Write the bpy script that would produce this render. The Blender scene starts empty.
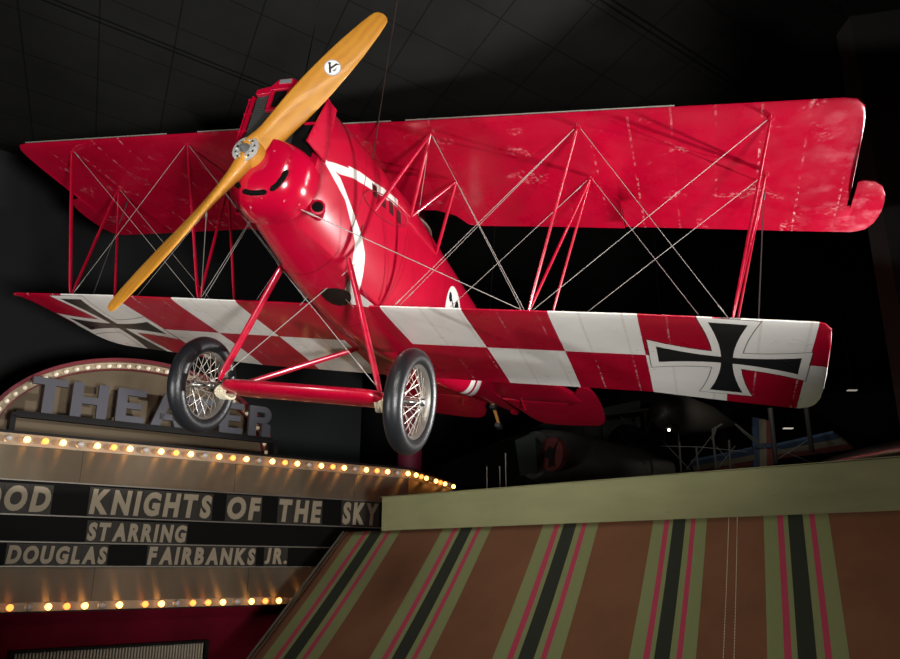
import bpy, math, random
import numpy as np
from mathutils import Matrix, Vector
random.seed(7)
C = bpy.context.scene.collection
PI = math.pi

# ------------------------------------------------------------------ camera model
FPX = 789.6841
rx, ry, rz, tx, ty, tz = (-0.432305, 0.29961, 0.182422, -1.532806, -1.339944, 6.105514)
def rot(a, b, c):
    ca, sa, cb, sb, cc, sc = np.cos(a), np.sin(a), np.cos(b), np.sin(b), np.cos(c), np.sin(c)
    return np.array([[1,0,0],[0,ca,-sa],[0,sa,ca]]) @ np.array([[cb,0,sb],[0,1,0],[-sb,0,cb]]) @ np.array([[cc,-sc,0],[sc,cc,0],[0,0,1]])
RP = rot(rx, ry, rz) @ np.array([[1,0,0],[0,0,-1],[0,1,0]], float)
TP = np.array([tx, ty, tz])
up = np.array([.0026, -1, 237/790.]); up /= np.linalg.norm(up)
fw = np.array([0,0,1.]) - up*up[2]; fw /= np.linalg.norm(fw)
rt = np.cross(up, fw)
if rt[0] < 0: rt = -rt
M = np.array([rt, fw, up])
CAM = np.array([0, 0, 1.7])
def ray(u, v): return M @ np.array([(u-450)/FPX, (v-329.5)/FPX, 1.])
def at(u, v, dep): return CAM + ray(u, v)*dep
def onplane(u, v, P, n):
    d = ray(u, v); return CAM + d*(np.dot(np.array(P)-CAM, n)/np.dot(d, n))
def p2w(X): return CAM + M @ (RP @ np.array(X, float) + TP)

# ------------------------------------------------------------------ mesh helpers
class MB:
    def __init__(s): s.v = []; s.f = []; s.m = []
    def add(s, vs, fs, mi=0):
        o = len(s.v); s.v += [tuple(float(c) for c in p) for p in vs]
        s.f += [tuple(i+o for i in f) for f in fs]; s.m += [mi]*len(fs); return s
    def box(s, a, b, mi=0):
        (x0,y0,z0),(x1,y1,z1) = a, b
        return s.add([(x0,y0,z0),(x1,y0,z0),(x1,y1,z0),(x0,y1,z0),(x0,y0,z1),(x1,y0,z1),(x1,y1,z1),(x0,y1,z1)],
                     [(0,3,2,1),(4,5,6,7),(0,1,5,4),(1,2,6,5),(2,3,7,6),(3,0,4,7)], mi)
    def tube(s, a, b, r, r2=None, n=10, mi=0, sx=1.0, ref=(0,1,0), caps=True):
        """round or streamlined (sx != 1 stretches along ref) bar from a to b"""
        a = np.array(a, float); b = np.array(b, float); r2 = r if r2 is None else r2
        d = b-a; d /= np.linalg.norm(d); q = np.array(ref, float); q = q-d*np.dot(q, d)
        if np.linalg.norm(q) < 1e-4: q = np.array([1.,0,0]); q = q-d*np.dot(q, d)
        q /= np.linalg.norm(q); w = np.cross(d, q); vs = []
        for P, rr in ((a, r), (b, r2)):
            for k in range(n):
                t = 2*PI*k/n; vs.append(P + q*math.cos(t)*rr*sx + w*math.sin(t)*rr)
        fs = [(k, (k+1) % n, n+(k+1) % n, n+k) for k in range(n)]
        if caps: fs += [tuple(range(n-1, -1, -1)), tuple(range(n, 2*n))]
        return s.add(vs, fs, mi)
    def path(s, pts, r, n=8, mi=0):
        for a, b in zip(pts[:-1], pts[1:]): s.tube(a, b, r, n=n, mi=mi)
        return s
    def loft(s, rings, mi=0, cap=True):
        n = len(rings[0]); vs = [p for r in rings for p in r]; fs = []
        for i in range(len(rings)-1):
            for k in range(n):
                fs.append((i*n+k, i*n+(k+1) % n, (i+1)*n+(k+1) % n, (i+1)*n+k))
        if cap: fs += [tuple(range(n-1, -1, -1)), tuple(range((len(rings)-1)*n, len(rings)*n))]
        return s.add(vs, fs, mi)
    def prism(s, poly, f, mi=0):
        """poly: 2-D outline; f(p, side) -> 3-D point for side 0/1"""
        n = len(poly); vs = [f(p, 0) for p in poly]+[f(p, 1) for p in poly]
        fs = [tuple(range(n-1, -1, -1)), tuple(range(n, 2*n))]+[(k, (k+1) % n, n+(k+1) % n, n+k) for k in range(n)]
        return s.add(vs, fs, mi)
    def revolve(s, c, ax, prof, n=32, mi=0, ref=(0,0,1)):
        """prof: list of (radius, distance along ax)"""
        c = np.array(c, float); d = np.array(ax, float); d /= np.linalg.norm(d)
        q = np.array(ref, float); q = q-d*np.dot(q, d)
        if np.linalg.norm(q) < 1e-4: q = np.array([1.,0,0])-d*d[0]
        q /= np.linalg.norm(q); w = np.cross(d, q)
        return s.loft([[c+d*h+(q*math.cos(2*PI*k/n)+w*math.sin(2*PI*k/n))*r for k in range(n)] for r, h in prof], mi)
    def sphere(s, c, r, n=12, m=8, mi=0, sc=(1,1,1)):
        rings = []
        for i in range(m+1):
            a = PI*(i+.04)/(m+.08)
            rings.append([(c[0]+sc[0]*r*math.sin(a)*math.cos(2*PI*k/n), c[1]+sc[1]*r*math.sin(a)*math.sin(2*PI*k/n), c[2]+sc[2]*r*math.cos(a)) for k in range(n)])
        return s.loft(rings, mi)
    def build(s, name, mats, parent=None, smooth=40, bevel=0):
        me = bpy.data.meshes.new(name); me.from_pydata(s.v, [], s.f)
        if not isinstance(mats, (list, tuple)): mats = [mats]
        for m in mats: me.materials.append(m)
        me.polygons.foreach_set('material_index', s.m)
        import bmesh
        bm = bmesh.new(); bm.from_mesh(me)
        bmesh.ops.recalc_face_normals(bm, faces=bm.faces)
        if smooth:
            for f in bm.faces: f.smooth = True
            for e in bm.edges:
                if len(e.link_faces) == 2:
                    try: ang = e.calc_face_angle()
                    except ValueError: ang = 0
                    if ang > math.radians(smooth): e.smooth = False
        bm.to_mesh(me); bm.free(); me.update()
        o = bpy.data.objects.new(name, me); C.objects.link(o)
        if parent is not None: o.parent = parent
        if bevel:
            b = o.modifiers.new('bevel', 'BEVEL'); b.width = bevel; b.segments = 2; b.limit_method = 'ANGLE'
        return o
def tag(o, label=None, cat=None, group=None, kind=None):
    for k, v in (('label', label), ('category', cat), ('group', group), ('kind', kind)):
        if v: o[k] = v
    return o
def empty(name, loc=(0,0,0), rz=0, mat=None):
    o = bpy.data.objects.new(name, None); C.objects.link(o); o.empty_display_size = .2
    if mat is not None: o.matrix_world = mat
    else: o.location = loc; o.rotation_euler = (0, 0, rz)
    return o

# ------------------------------------------------------------------ node helpers
class X:
    def __init__(s, nt, sock): s.nt = nt; s.s = sock
    def op(s, kind, *others):
        n = s.nt.nodes.new('ShaderNodeMath'); n.operation = kind
        for i, q in enumerate((s,)+others):
            if isinstance(q, X): s.nt.links.new(q.s, n.inputs[i])
            else: n.inputs[i].default_value = float(q)
        return X(s.nt, n.outputs[0])
    def __add__(a, b): return a.op('ADD', b)
    def __sub__(a, b): return a.op('SUBTRACT', b)
    def __mul__(a, b): return a.op('MULTIPLY', b)
    def abs(a): return a.op('ABSOLUTE')
    def sign(a): return a.op('SIGN')
    def gt(a, b): return a.op('GREATER_THAN', b)
    def lt(a, b): return a.op('LESS_THAN', b)
    def mx(a, b): return a.op('MAXIMUM', b)
    def mod(a, b): return a.op('FLOORED_MODULO', b)
class Mat:
    def __init__(s, name, col=(.5,.5,.5), rough=.5, metal=0, coat=0, emit=None, es=0, spec=.5):
        s.m = bpy.data.materials.new(name); s.m.use_nodes = True; s.nt = s.m.node_tree
        s.b = s.nt.nodes['Principled BSDF']; s.set('Base Color', (*col, 1)); s.set('Roughness', rough); s.set('Metallic', metal)
        s.set('Coat Weight', coat); s.set('Coat Roughness', .12); s.set('Specular IOR Level', spec)
        if emit: s.set('Emission Color', (*emit, 1)); s.set('Emission Strength', es)
        s.m.diffuse_color = (*col, 1)
    def set(s, k, v): s.b.inputs[k].default_value = v
    def coords(s, which='Object'):
        t = s.nt.nodes.new('ShaderNodeTexCoord'); sp = s.nt.nodes.new('ShaderNodeSeparateXYZ')
        s.nt.links.new(t.outputs[which], sp.inputs[0]); s.vec = t.outputs[which]
        return [X(s.nt, sp.outputs[i]) for i in range(3)]
    def color(s, c):
        n = s.nt.nodes.new('ShaderNodeRGB'); n.outputs[0].default_value = (*c, 1); return n.outputs[0]
    def mix(s, base, col, fac):
        n = s.nt.nodes.new('ShaderNodeMix'); n.data_type = 'RGBA'
        s.nt.links.new(fac.s if isinstance(fac, X) else fac, n.inputs[0])
        for i, q in ((6, base), (7, col)):
            if isinstance(q, tuple): n.inputs[i].default_value = (*q, 1)
            else: s.nt.links.new(q, n.inputs[i])
        return n.outputs[2]
    def noise(s, scale, detail=4, stretch=(1,1,1), lo=.4, hi=.6, vec=None, rough=.55):
        mp = s.nt.nodes.new('ShaderNodeMapping'); mp.inputs['Scale'].default_value = stretch
        if vec is None: vec = s.nt.nodes.new('ShaderNodeTexCoord').outputs['Object']
        s.nt.links.new(vec, mp.inputs[0])
        n = s.nt.nodes.new('ShaderNodeTexNoise'); n.inputs['Scale'].default_value = scale; n.inputs['Detail'].default_value = detail
        n.inputs['Roughness'].default_value = rough
        s.nt.links.new(mp.outputs[0], n.inputs['Vector'])
        r = s.nt.nodes.new('ShaderNodeMapRange'); r.inputs[1].default_value = lo; r.inputs[2].default_value = hi
        s.nt.links.new(n.outputs[0], r.inputs[0]); return X(s.nt, r.outputs[0])
    def out(s, sock, key='Base Color'):
        s.nt.links.new(sock.s if isinstance(sock, X) else sock, s.b.inputs[key]); return s
    def bump(s, h, dist=.01, strength=.5):
        n = s.nt.nodes.new('ShaderNodeBump'); n.inputs['Distance'].default_value = dist; n.inputs['Strength'].default_value = strength
        s.nt.links.new(h.s, n.inputs['Height']); s.nt.links.new(n.outputs[0], s.b.inputs['Normal'])

def poly_mask(u, v, P):
    """1 inside a convex polygon (any winding)"""
    A = sum(P[i][0]*P[(i+1) % len(P)][1]-P[(i+1) % len(P)][0]*P[i][1] for i in range(len(P)))
    if A < 0: P = P[::-1]
    r = None
    for i in range(len(P)):
        (x0, y0), (x1, y1) = P[i], P[(i+1) % len(P)]
        e = v*(x1-x0) - u*(y1-y0)            # (x1-x0)(v-y0)-(y1-y0)(u-x0) > 0
        m = e.gt((x1-x0)*y0-(y1-y0)*x0); r = m if r is None else r*m
    return r

RED = (.43, .0015, .026); WHITE = (.84, .825, .78); BLACK = (.012, .012, .013)
def scuffed(m, base, amount=.55, st=(1,1,1)):
    w = m.noise(2.2, 6, st, .60, .74)*m.noise(30, 5, st, .46, .62)*amount
    return m.mix(base, (.80,.45,.45), w)
# plain reds
def red_paint(name, rough=.3, coat=.5, col=RED, dirt=True):
    m = Mat(name, col, rough, coat=coat)
    if dirt:
        m.coords(); c = m.mix(col, (.36, .001, .018), m.noise(1.7, 3, (1,1,1), .35, .7)); m.out(c)
        m.out(m.noise(6, 4, (1,1,1), .2, .9)*.2+(rough-.08), 'Roughness')
    return m.m
M_red = red_paint('red_gloss_paint')
M_redmatte = red_paint('red_fabric_paint', .42, .15)
M_white = Mat('white_paint', WHITE, .45).m
M_black = Mat('black_paint', BLACK, .5).m
M_dark = Mat('dark_void', (.0025,.0025,.0025), .9, spec=.1).m
M_steel = Mat('polished_steel', (.55,.54,.52), .3, 1).m
M_wire = Mat('bracing_wire', (.30,.285,.26), .6, .1).m
M_rubber = Mat('black_rubber', (.010,.011,.013), .36, spec=.5)
M_rubber.bump(M_rubber.noise(60, 4), .003, .2); M_rubber = M_rubber.m
M_cord = Mat('cream_cord', (.62,.55,.40), .8).m

# ================================================================== THE RED BIPLANE
Rw = M @ RP; o0 = p2w((0,0,0))
mw = Matrix([[*Rw[0], o0[0]], [*Rw[1], o0[1]], [*Rw[2], o0[2]], [0,0,0,1]])
plane = empty('biplane', mat=mw)
tag(plane, 'large red biplane with wooden propeller and red-white checkered lower wing, hanging from the ceiling', 'airplane')
YU, ZU, YL, ZL = 1.3494, 1.3368, 1.8915, -.3184
ilerp = lambda x, P: float(np.interp(x, [p[0] for p in P], [p[1] for p in P]))

# ---- wings
def wing_mesh(mb, xs, le, te, zf, thick, nc=14, twist=lambda x: 0, camber=.018, ribs=None, c0=0.0, c1=1.0):
    rings = []
    for x in xs:
        a, b = le(x), te(x); c = max(b-a, .004); t = thick(x)*min(1, c/1.0)**.6; rg = []
        up_, lo = [], []
        for i in range(nc+1):
            s = c0+(c1-c0)*(1-math.cos(PI*i/nc))/2 if c0 == 0 else c0+(c1-c0)*i/nc
            th = t*(2.4*math.sqrt(max(s, 0))*(1-s)**1.0+.03)*.95
            cam = camber*4*s*(1-s)*min(1, c)
            lowz = -camber*.2*0 + cam*.55 - t*.22*math.sqrt(max(s,0))*(1-s)**3*3
            y = a+c*s; z = zf(x)+twist(x)*s
            if ribs is not None: th *= 1+.015*math.cos(2*PI*x/ribs)
            up_.append((x, y, z+lowz+max(th, .012))); lo.append((x, y, z+lowz))
        rg = up_+lo[::-1]; rings.append(rg)
    mb.loft(rings)
    return mb
# upper wing outline
U_le = [(0,YU+.0),(4.30,1.316+.035),(4.405,1.37),(4.47,1.45),(4.50,1.60),(4.515,2.1),(4.53,2.6),(4.545,2.94)]
U_te_c = [(0,2.93),(.30,2.94),(.50,3.06),(.60,3.26),(.72,3.29),(1.66,3.32),(2.38,3.357),(2.385,2.935),(4.60,2.955)]
zU = lambda x: ZU-.012+.0039*abs(x)-.06*max(0, (-x-.8)/3.7)
def u_le(x): return ilerp(abs(x), U_le)
def u_te(x): return ilerp(abs(x), U_te_c)
halfx = [0,.15,.3,.36,.43,.5,.55,.6,.66,.72,.95,1.2,1.45,1.66,1.9,2.15,2.38,2.386,2.6,2.9,3.2,3.5,3.8,4.05,4.2,4.3,4.36,4.405,4.44,4.47,4.49,4.503,4.515,4.53]
xs = [-x for x in halfx[::-1]]+halfx[1:]
m = Mat('upper_wing_fabric', RED, .36, coat=.25)
x_, y_, z_ = m.coords()
rib = ((x_+.18).mod(.37)-.185).abs().lt(.010)
base = m.mix(RED, (.36,.001,.018), m.noise(.9, 3, (1,1,1), .35, .7))
wear = rib*m.noise(14, 6, (1,1,1), .50, .62)*m.noise(.9, 2, (1,1,1), .46, .66)*(x_.abs()*.25).op('MINIMUM', .7)
base = m.mix(base, (.85,.55,.52), wear)
spots = m.noise(2.3, 6, (1,1.2,1), .60, .72)*m.noise(26, 6, (1,1,1), .50, .62)*.55
tips = (x_.abs()-4.0).mx(0)*1.4
base = m.mix(base, (.82,.50,.50), spots)
base = m.mix(base, (.78,.36,.42), tips*.32*m.noise(5, 6, (1,1,1), .50, .70)*x_.gt(0))
m.out(base); m.out(m.noise(4, 4, (1,1,1), .3, .8)*.25+.22, 'Roughness')
m.bump(((x_+.18).mod(.37)-.185).abs()*3+m.noise(5, 2, (1,1,1), 0, 1)*.25, .012, .35)
M_upper = m.m
wg = wing_mesh(MB(), xs, u_le, u_te, zU, lambda x: .085).build('upper_wing', M_upper, plane)
# thin off-white strip, in pieces, along the leading edge
M_edge = Mat('pale_edge_strip', (.22,.205,.17), .6).m
for a, b in ((-4.3,-2.3),(-1.9,-.9),(-.55,.35),(.5,3.0)):
    n = 12; MB().path([(a+(b-a)*i/n, YU-.001, zU(a+(b-a)*i/n)+.022) for i in range(n+1)], .0065, 6).build('leading_edge_strip', M_edge, plane)
# ailerons with balance horns
A_le = [(2.39,2.965),(4.57,2.985),(4.575,2.58),(4.62,2.555),(4.72,2.575),(4.79,2.66),(4.835,2.80),(4.85,3.0)]
A_te = [(2.39,3.357),(3.17,3.40),(4.16,3.461),(4.63,3.48),(4.70,3.46),(4.76,3.42),(4.82,3.29),(4.845,3.12),(4.852,3.02)]
ax_ = [2.39,2.7,3.1,3.5,3.9,4.2,4.45,4.57,4.576,4.60,4.62,4.67,4.72,4.76,4.79,4.815,4.835,4.847]
for s in (-1, 1):
    r = []
    mb = wing_mesh(MB(), [s*x for x in ax_], lambda x: ilerp(abs(x), A_le), lambda x: ilerp(abs(x), A_te), lambda x: zU(x)+.018, lambda x: .035, 8, camber=.0)
    mb.build('aileron', M_upper, wg)
# lower wing
L_le = [(-4.262,1.98),(-4.25,1.925),(-4.20,YL+.005),(0,YL),(4.157,YL+.005),(4.228,1.91),(4.29,2.02),(4.315,2.27),(4.335,2.6),(4.36,3.0),(4.374,3.4)]
L_te = [(-4.262,2.0),(-4.235,2.10),(-4.19,2.3),(-4.15,2.7),(-4.13,3.15),(-4.09,3.30),(-4.03,3.40),(-3.90,3.47),(-3.77,3.51),(-3.33,3.58),(-2.8,3.72),(-2.0,3.83),(0,3.85),(2.78,3.85),(3.25,3.91),(3.84,3.97),(4.2,3.99),(4.29,3.93),(4.34,3.83),(4.374,3.62)]
lx = sorted([-4.26,-4.25,-4.235,-4.2,-4.17,-4.15,-4.13,-4.1,-4.06,-4.0,-3.9,-3.8,-3.6,-3.3,-3,-2.7,-2.4,-2,-1.6,-1.2,-.8,-.4,0,.4,.8,1.2,1.6,2,2.4,2.78,3.1,3.4,3.7,4,4.15,4.2,4.23,4.26,4.29,4.305,4.315,4.325,4.335,4.348,4.36,4.372])
MID = 2.815
m = Mat('checkered_wing_fabric', RED, .40, coat=.2)
x_, y_, z_ = m.coords()
base = m.mix(RED, (.36,.001,.018), m.noise(1.3, 3, (1,1,1), .35, .7))
white = m.mix(WHITE, (.74,.725,.68), m.noise(1.5, 4, (1,1,1), .4, .75))
ax = x_.abs(); sg = None
for a in (1.2146, 2.0137, 2.7847, 3.5208, 4.1878):
    q = (ax-a).sign(); sg = q if sg is None else sg*q
chk = (sg*(y_-MID).sign()*x_.sign()).gt(0)*ax.gt(.40)
tipred = x_.lt(-4.19)*y_.lt(2.28)
chk = chk*(tipred*-1+1)
base = m.mix(base, white, chk)
ribm = ((x_+.12).mod(.37)-.185).abs().lt(.008)
base = m.mix(base, (.80,.55,.52), ribm*m.noise(18, 6, (1,1,1), .47, .57)*m.noise(1.3, 2, (1,1,1), .45, .62)*.7)
base = m.mix(base, (.60,.56,.50), ((x_+.12).mod(.37)-.185).abs().lt(.012)*chk*.35)
for cx, cy, lu in ((3.51, 2.815, .615), (-3.46, 2.79, .585)):
    u = (x_-cx).abs(); v = (y_-cy+(x_-cx)*-.06 if cx > 0 else y_-cy).abs()
    k = .15
    def cross(e, lv, lu_):
        return ((v.lt(lv+e)*u.lt(u*0+v*v*k+.050+e))).mx(u.lt(lu_+e)*v.lt(u*u*.34+.075+e*1.6))
    lv = .84 if cx > 0 else .80
    base = m.mix(base, (.03,.03,.03), cross(.085, lv, lu)*(cross(.075, lv, lu)*-1+1)*.8)
    base = m.mix(base, white, cross(.072, lv, lu))
    base = m.mix(base, (.014,.014,.015), cross(0, lv, lu))
m.out(base)
m.bump(((x_+.12).mod(.37)-.185).abs()*3+m.noise(5, 2, (1,1,1), 0, 1)*.2, .012, .3)
m.out(m.noise(4, 4, (1,1,1), .3, .8)*.25+.25, 'Roughness')
zL = lambda x: ZL-.022-.01*abs(x)-.045*max(0, 1-abs(x)/2.8)
wing_mesh(MB(), lx, lambda x: ilerp(x, L_le), lambda x: ilerp(x, L_te), zL, lambda x: .08,
          twist=lambda x: (-.012 if x > 0 else .03)*max(0, abs(x)-2.6)/1.6).build('lower_wing', m.m, plane, smooth=28)

# ---- fuselage
ZT = [(.26,.60),(.34,.82),(.6,.87),(1,.93),(1.8,1.04),(2.3,1.10),(3.7,1.12),(4.9,1.13),(5.6,1.10),(6.5,1.02),(7.3,.90),(7.9,.78)]
ZB = [(.26,-.39),(.7,-.46),(1.2,-.52),(1.6,-.54),(2.2,-.54),(3.0,-.48),(3.7,-.38),(4.4,-.25),(5.2,-.09),(6.0,.10),(7.0,.33),(7.9,.52)]
XC = [(.26,.055),(.7,.04),(1.2,.02),(2,0),(4,.03),(6,.07),(8,.12)]
HW = [(.26,.355),(.7,.385),(1.2,.42),(2,.445),(3,.42),(4,.375),(5,.32),(6,.245),(7,.15),(7.9,.045)]
def section(y, n=56, e=2.7):
    zt, zb, hw = ilerp(y, ZT), ilerp(y, ZB), ilerp(y, HW); zc = (zt+zb)/2; h = (zt-zb)/2; r = []
    xc = ilerp(y, XC)
    for k in range(n):
        t = 2*PI*(k+.5)/n; c, s = math.cos(t), math.sin(t)
        e = 2.7 if s > 0 else 2.15
        r.append((xc+hw*math.copysign(abs(c)**(2/e), c), y, zc+h*math.copysign(abs(s)**(2/e), s)))
    return r
m = Mat('fuselage_paint', RED, .28, coat=.6)
x_, y_, z_ = m.coords()
base = m.mix(RED, (.36,.001,.018), m.noise(1.4, 4, (1,1,1), .35, .7))
side = x_.abs().gt(.18)
quads = [[(.345,.215),(.367,.180),(.788,.095),(.627,.212)], [(.627,.212),(.788,.095),(1.146,-.102),(1.21,-.015)], [(.788,.095),(.938,.092),(1.21,-.015),(1.146,-.102)],
         [(1.146,-.102),(1.21,-.015),(1.376,-.109),(1.211,-.189)], [(1.211,-.189),(1.376,-.109),(1.617,-.372),(1.464,-.447)], [(1.464,-.447),(1.617,-.372),(1.96,-.343),(1.9,-.388),(1.688,-.46)],
         [(.346,.20),(.482,.262),(.699,.382),(.809,.332),(.611,.236),(.45,.19)], [(.699,.382),(.912,.463),(1.151,.529),(1.129,.435),(.809,.332)], [(1.151,.529),(1.399,.616),(1.444,.535),(1.129,.435)], [(1.399,.616),(1.76,.716),(1.75,.625),(1.444,.535)]]
for q in quads: base = m.mix(base, (.72,.71,.66), poly_mask(y_, z_, q)*side)
for q in ([(1.149,.511),(1.256,.537),(1.295,.43),(1.194,.408)],[(1.356,.512),(1.464,.537),(1.505,.45),(1.401,.425)],
          [(1.538,.576),(1.637,.599),(1.687,.48),(1.579,.459)],[(1.741,.599),(1.834,.623),(1.881,.50),(1.782,.48)]):
    base = m.mix(base, (.01,.01,.01), poly_mask(y_, z_, q)*side)
# white disc with a dark animal-like figure
dy, dz = (y_-3.74), (z_-.44)
disc = (dy*dy+dz*dz).lt(.082)
base = m.mix(base, (.72,.72,.70), disc*side)
fig = ((dy-.12)*(dy-.12)*3.2+(dz-.0)*(dz-.0)).lt(.030)
fig = fig.mx(((dy-.16)*(dy-.16)*.5+(dz+.13)*(dz+.13)).lt(.012)).mx(((dy+.16)*(dy+.16)+(dz-.10)*(dz-.10)).lt(.0035)).mx((dz+dy*.6-.03).abs().lt(.02)*dy.abs().lt(.17))
base = m.mix(base, (.012,.012,.015), fig*disc*side)
for a, b in ((5.34,5.57),(5.68,5.90)):
    yy = y_+z_*1.2
    base = m.mix(base, (.72,.70,.67), yy.gt(a)*yy.lt(b)*z_.lt(.50)*x_.gt(.085))
# belly opening and small fitting
hx, hy = x_-.16, y_-1.47
base = m.mix(base, (.008,.006,.006), ((hx*hx)*90+(hy-hx*.6)*(hy-hx*.6)*28).lt(.8)*z_.lt(-.36))
# panel joints
for a in (1.02, 2.05, 3.35):
    base = m.mix(base, (.18,.002,.01), (y_-a).abs().lt(.006))
m.out(base)
ys = list(np.linspace(.26,.6,6))+list(np.linspace(.7,7.9,60))
fus = MB().loft([section(y) for y in ys]).build('fuselage', m.m, plane, smooth=50)
# cockpit opening, rim, windscreen
ck = MB(); ck.loft([[(.20*math.cos(t), 3.0+.34*math.sin(t), 1.02+h) for t in np.linspace(0,2*PI,25)[:-1]] for h in (0,.112)])
ck.build('cockpit_opening', M_dark, plane)
rm = MB(); P = [(.21*math.cos(t), 3.0+.35*math.sin(t), 1.135) for t in np.linspace(0,2*PI,33)]
rm.path(P, .02, 8); rm.build('cockpit_rim', Mat('leather', (.05,.02,.01), .6).m, plane)
# oval inspection panel on the right side with rivets
for s in (-1, 1):
    pn = MB(); oc = [(1.51+.47*math.cos(t)*1.0, .50+.115*math.sin(t)+.28*.47*math.cos(t)) for t in np.linspace(0,2*PI,29)]
    pn.path([(s*.447, a, b-.05) for a, b in oc], .004, 6); pn.build('side_panel_seam', Mat('dark_red_seam', (.2,.003,.012), .5).m, fus)
# ---- nose cowling: rounded chin below the propeller
def chin_par(y):
    t = min(1, max(0, (y+.012)/.33)); g = .30+.70*math.sqrt(max(0, 1-(1-t)**2.6)); c = .09-.035*t
    return c, .358*g, -.02-.385*g, .15+.06*t
def chin(y):
    xc, hw, zb, zt = chin_par(y); r = []; n = 56; zc = (zt+zb)/2+.03; 
    for i in range(n):
        a = 2*PI*(i+.5)/n; c, s = math.cos(a), math.sin(a); e = 2.15 if s < 0 else 3.4; h = (zt-zc) if s > 0 else (zc-zb)
        r.append((xc+hw*math.copysign(abs(c)**(2/e), c), y, zc+h*math.copysign(abs(s)**(2/e), s)))
    return r
m = Mat('cowl_paint', RED, .18, coat=.8)
x_, y_, z_ = m.coords()
base = m.mix(RED, (.38,.001,.02), m.noise(2, 4, (1,1,1), .35, .7))
chips = m.noise(16, 5, (1,1,1), .68, .72)*.6
base = m.mix(base, (.8,.4,.4), chips)
m.out(base)
cowl = MB().loft([chin(y) for y in [-.012,-.009,-.002,.008,.02,.04,.065,.095,.13,.17,.22,.27,.32,.355]]).build('nose_cowling', m.m, plane, smooth=60)
def chin_surf(x, z):
    lo, hi = -.012, .35                        # find y where the chin surface passes through (x, z)
    for _ in range(30):
        mid = (lo+hi)/2; xc, hw, zb, zt = chin_par(mid); zc = (zt+zb)/2+.03; e = 2.15 if z < zc else 3.4; h = (zt-zc) if z > zc else (zc-zb)
        if (abs(x-xc)/hw)**e+(abs(z-zc)/h)**e < 1: hi = mid
        else: lo = mid
    return hi
for pts in ([(-.125,-.13),(-.115,-.185),(-.085,-.225),(-.055,-.25)], [(.0,-.292),(.06,-.305),(.12,-.305),(.175,-.297)], [(.235,-.27),(.275,-.235),(.305,-.185),(.325,-.13)]):
    sl = MB(); P = [(x, chin_surf(x, z)-.001, z) for x, z in pts]
    for i, q in enumerate(P):
        sl.sphere(q, .021, 10, 6, sc=(1,.5,1))
    for a, b in zip(P[:-1], P[1:]): sl.tube(a, b, .021, n=12)
    sl.build('cooling_slot', M_dark, cowl)
for s in (-1, 1):
    ex = MB(); c = np.array([.05+s*.35, .455, -.19]); d = np.array([s*.45,-.85,-.1]); d /= np.linalg.norm(d)
    ex.revolve(c, -d, [(.060,-.02),(.062,.03),(.055,.12),(.03,.24),(.008,.32)], 24, ref=(0,0,1))
    e = ex.build('exhaust_fairing', M_red, plane)
    MB().revolve(c, d, [(.046,.0),(.046,.0215)], 20).build('exhaust_hole', M_dark, e)
    MB().revolve(c, d, [(.060,.015),(.064,.03),(.048,.034),(.046,.02)], 24).build('exhaust_lip', M_red, e)
# ---- radiator
rad = MB()
rad.box((-.34,.20,.15),(.34,.34,.76))
rad = rad.build('radiator', M_red, plane, bevel=.01)
m = Mat('radiator_core_mesh', (.03,.03,.03), .5, .4)
x_, y_, z_ = m.coords(); g = (x_*190).op('SINE').abs()*(z_*190).op('SINE').abs()
m.out(m.mix((.008,.008,.008), (.12,.12,.115), g)); m.bump(g, .004, .6)
MB().box((-.235,.13,.15),(.34,.2,.70)).build('radiator_core', m.m, rad)
fr = MB()
fy = lambda p, s: (p[0], .10+.14*s, p[1])
for q in ([(-.245,.705),(-.10,.735),(-.10,.70),(-.23,.685)], [(-.24,.70),(-.235,.74),(-.11,.765),(-.05,.83),(.07,.835),(.15,.80),(.24,.74),(.24,.69),(.15,.70),(.09,.735),(-.10,.725)]):
    fr.prism(q, fy)
for q in ([(-.10,.725),(-.072,.735),(-.072,.53),(-.10,.52)],[(.06,.735),(.09,.735),(.09,.53),(.06,.53)],[(-.10,.52),(.09,.52),(.09,.55),(-.10,.55)]):
    fr.prism(q, fy)
fr.build('radiator_frame', M_red, rad, bevel=.004)
MB().box((-.07,.122,.55),(.06,.132,.73)).build('radiator_opening', M_dark, rad)
MB().box((-.035,.094,.785),(.075,.101,.822)).build('maker_plate', Mat('dull_aluminium_plate', (.30,.32,.32), .5, .5).m, rad)
lf = MB()
lf.box((-.285,.13,.15),(-.275,.36,.70)).box((-.335,.16,.15),(-.322,.36,.69))
for z in (.2,.36,.53,.68): lf.box((-.335,.15,z),(-.235,.18,z+.012))
lf.build('radiator_side_frame', M_red, rad)
MB().box((-.292,.2,.16),(-.236,.33,.69)).build('side_opening', M_dark, rad)
dk = MB(); dk.box((.23,.12,.15),(.36,.24,.66)); dk.build('radiator_gap', M_dark, rad)
ck = MB()
pa = [(.425,.025,.145),(.425,.145,.625),(.43,.285,.635),(.43,.33,.155)]
ck.add([p for p in pa]+[(p[0]+.014, p[1], p[2]) for p in pa], [(0,1,2,3),(7,6,5,4),(0,4,5,1),(1,5,6,2),(2,6,7,3),(3,7,4,0)])
ck.build('radiator_shutter', M_red, rad)
MB().box((.34,.06,.33),(.43,.075,.345)).build('shutter_lever', M_red, rad)

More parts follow.
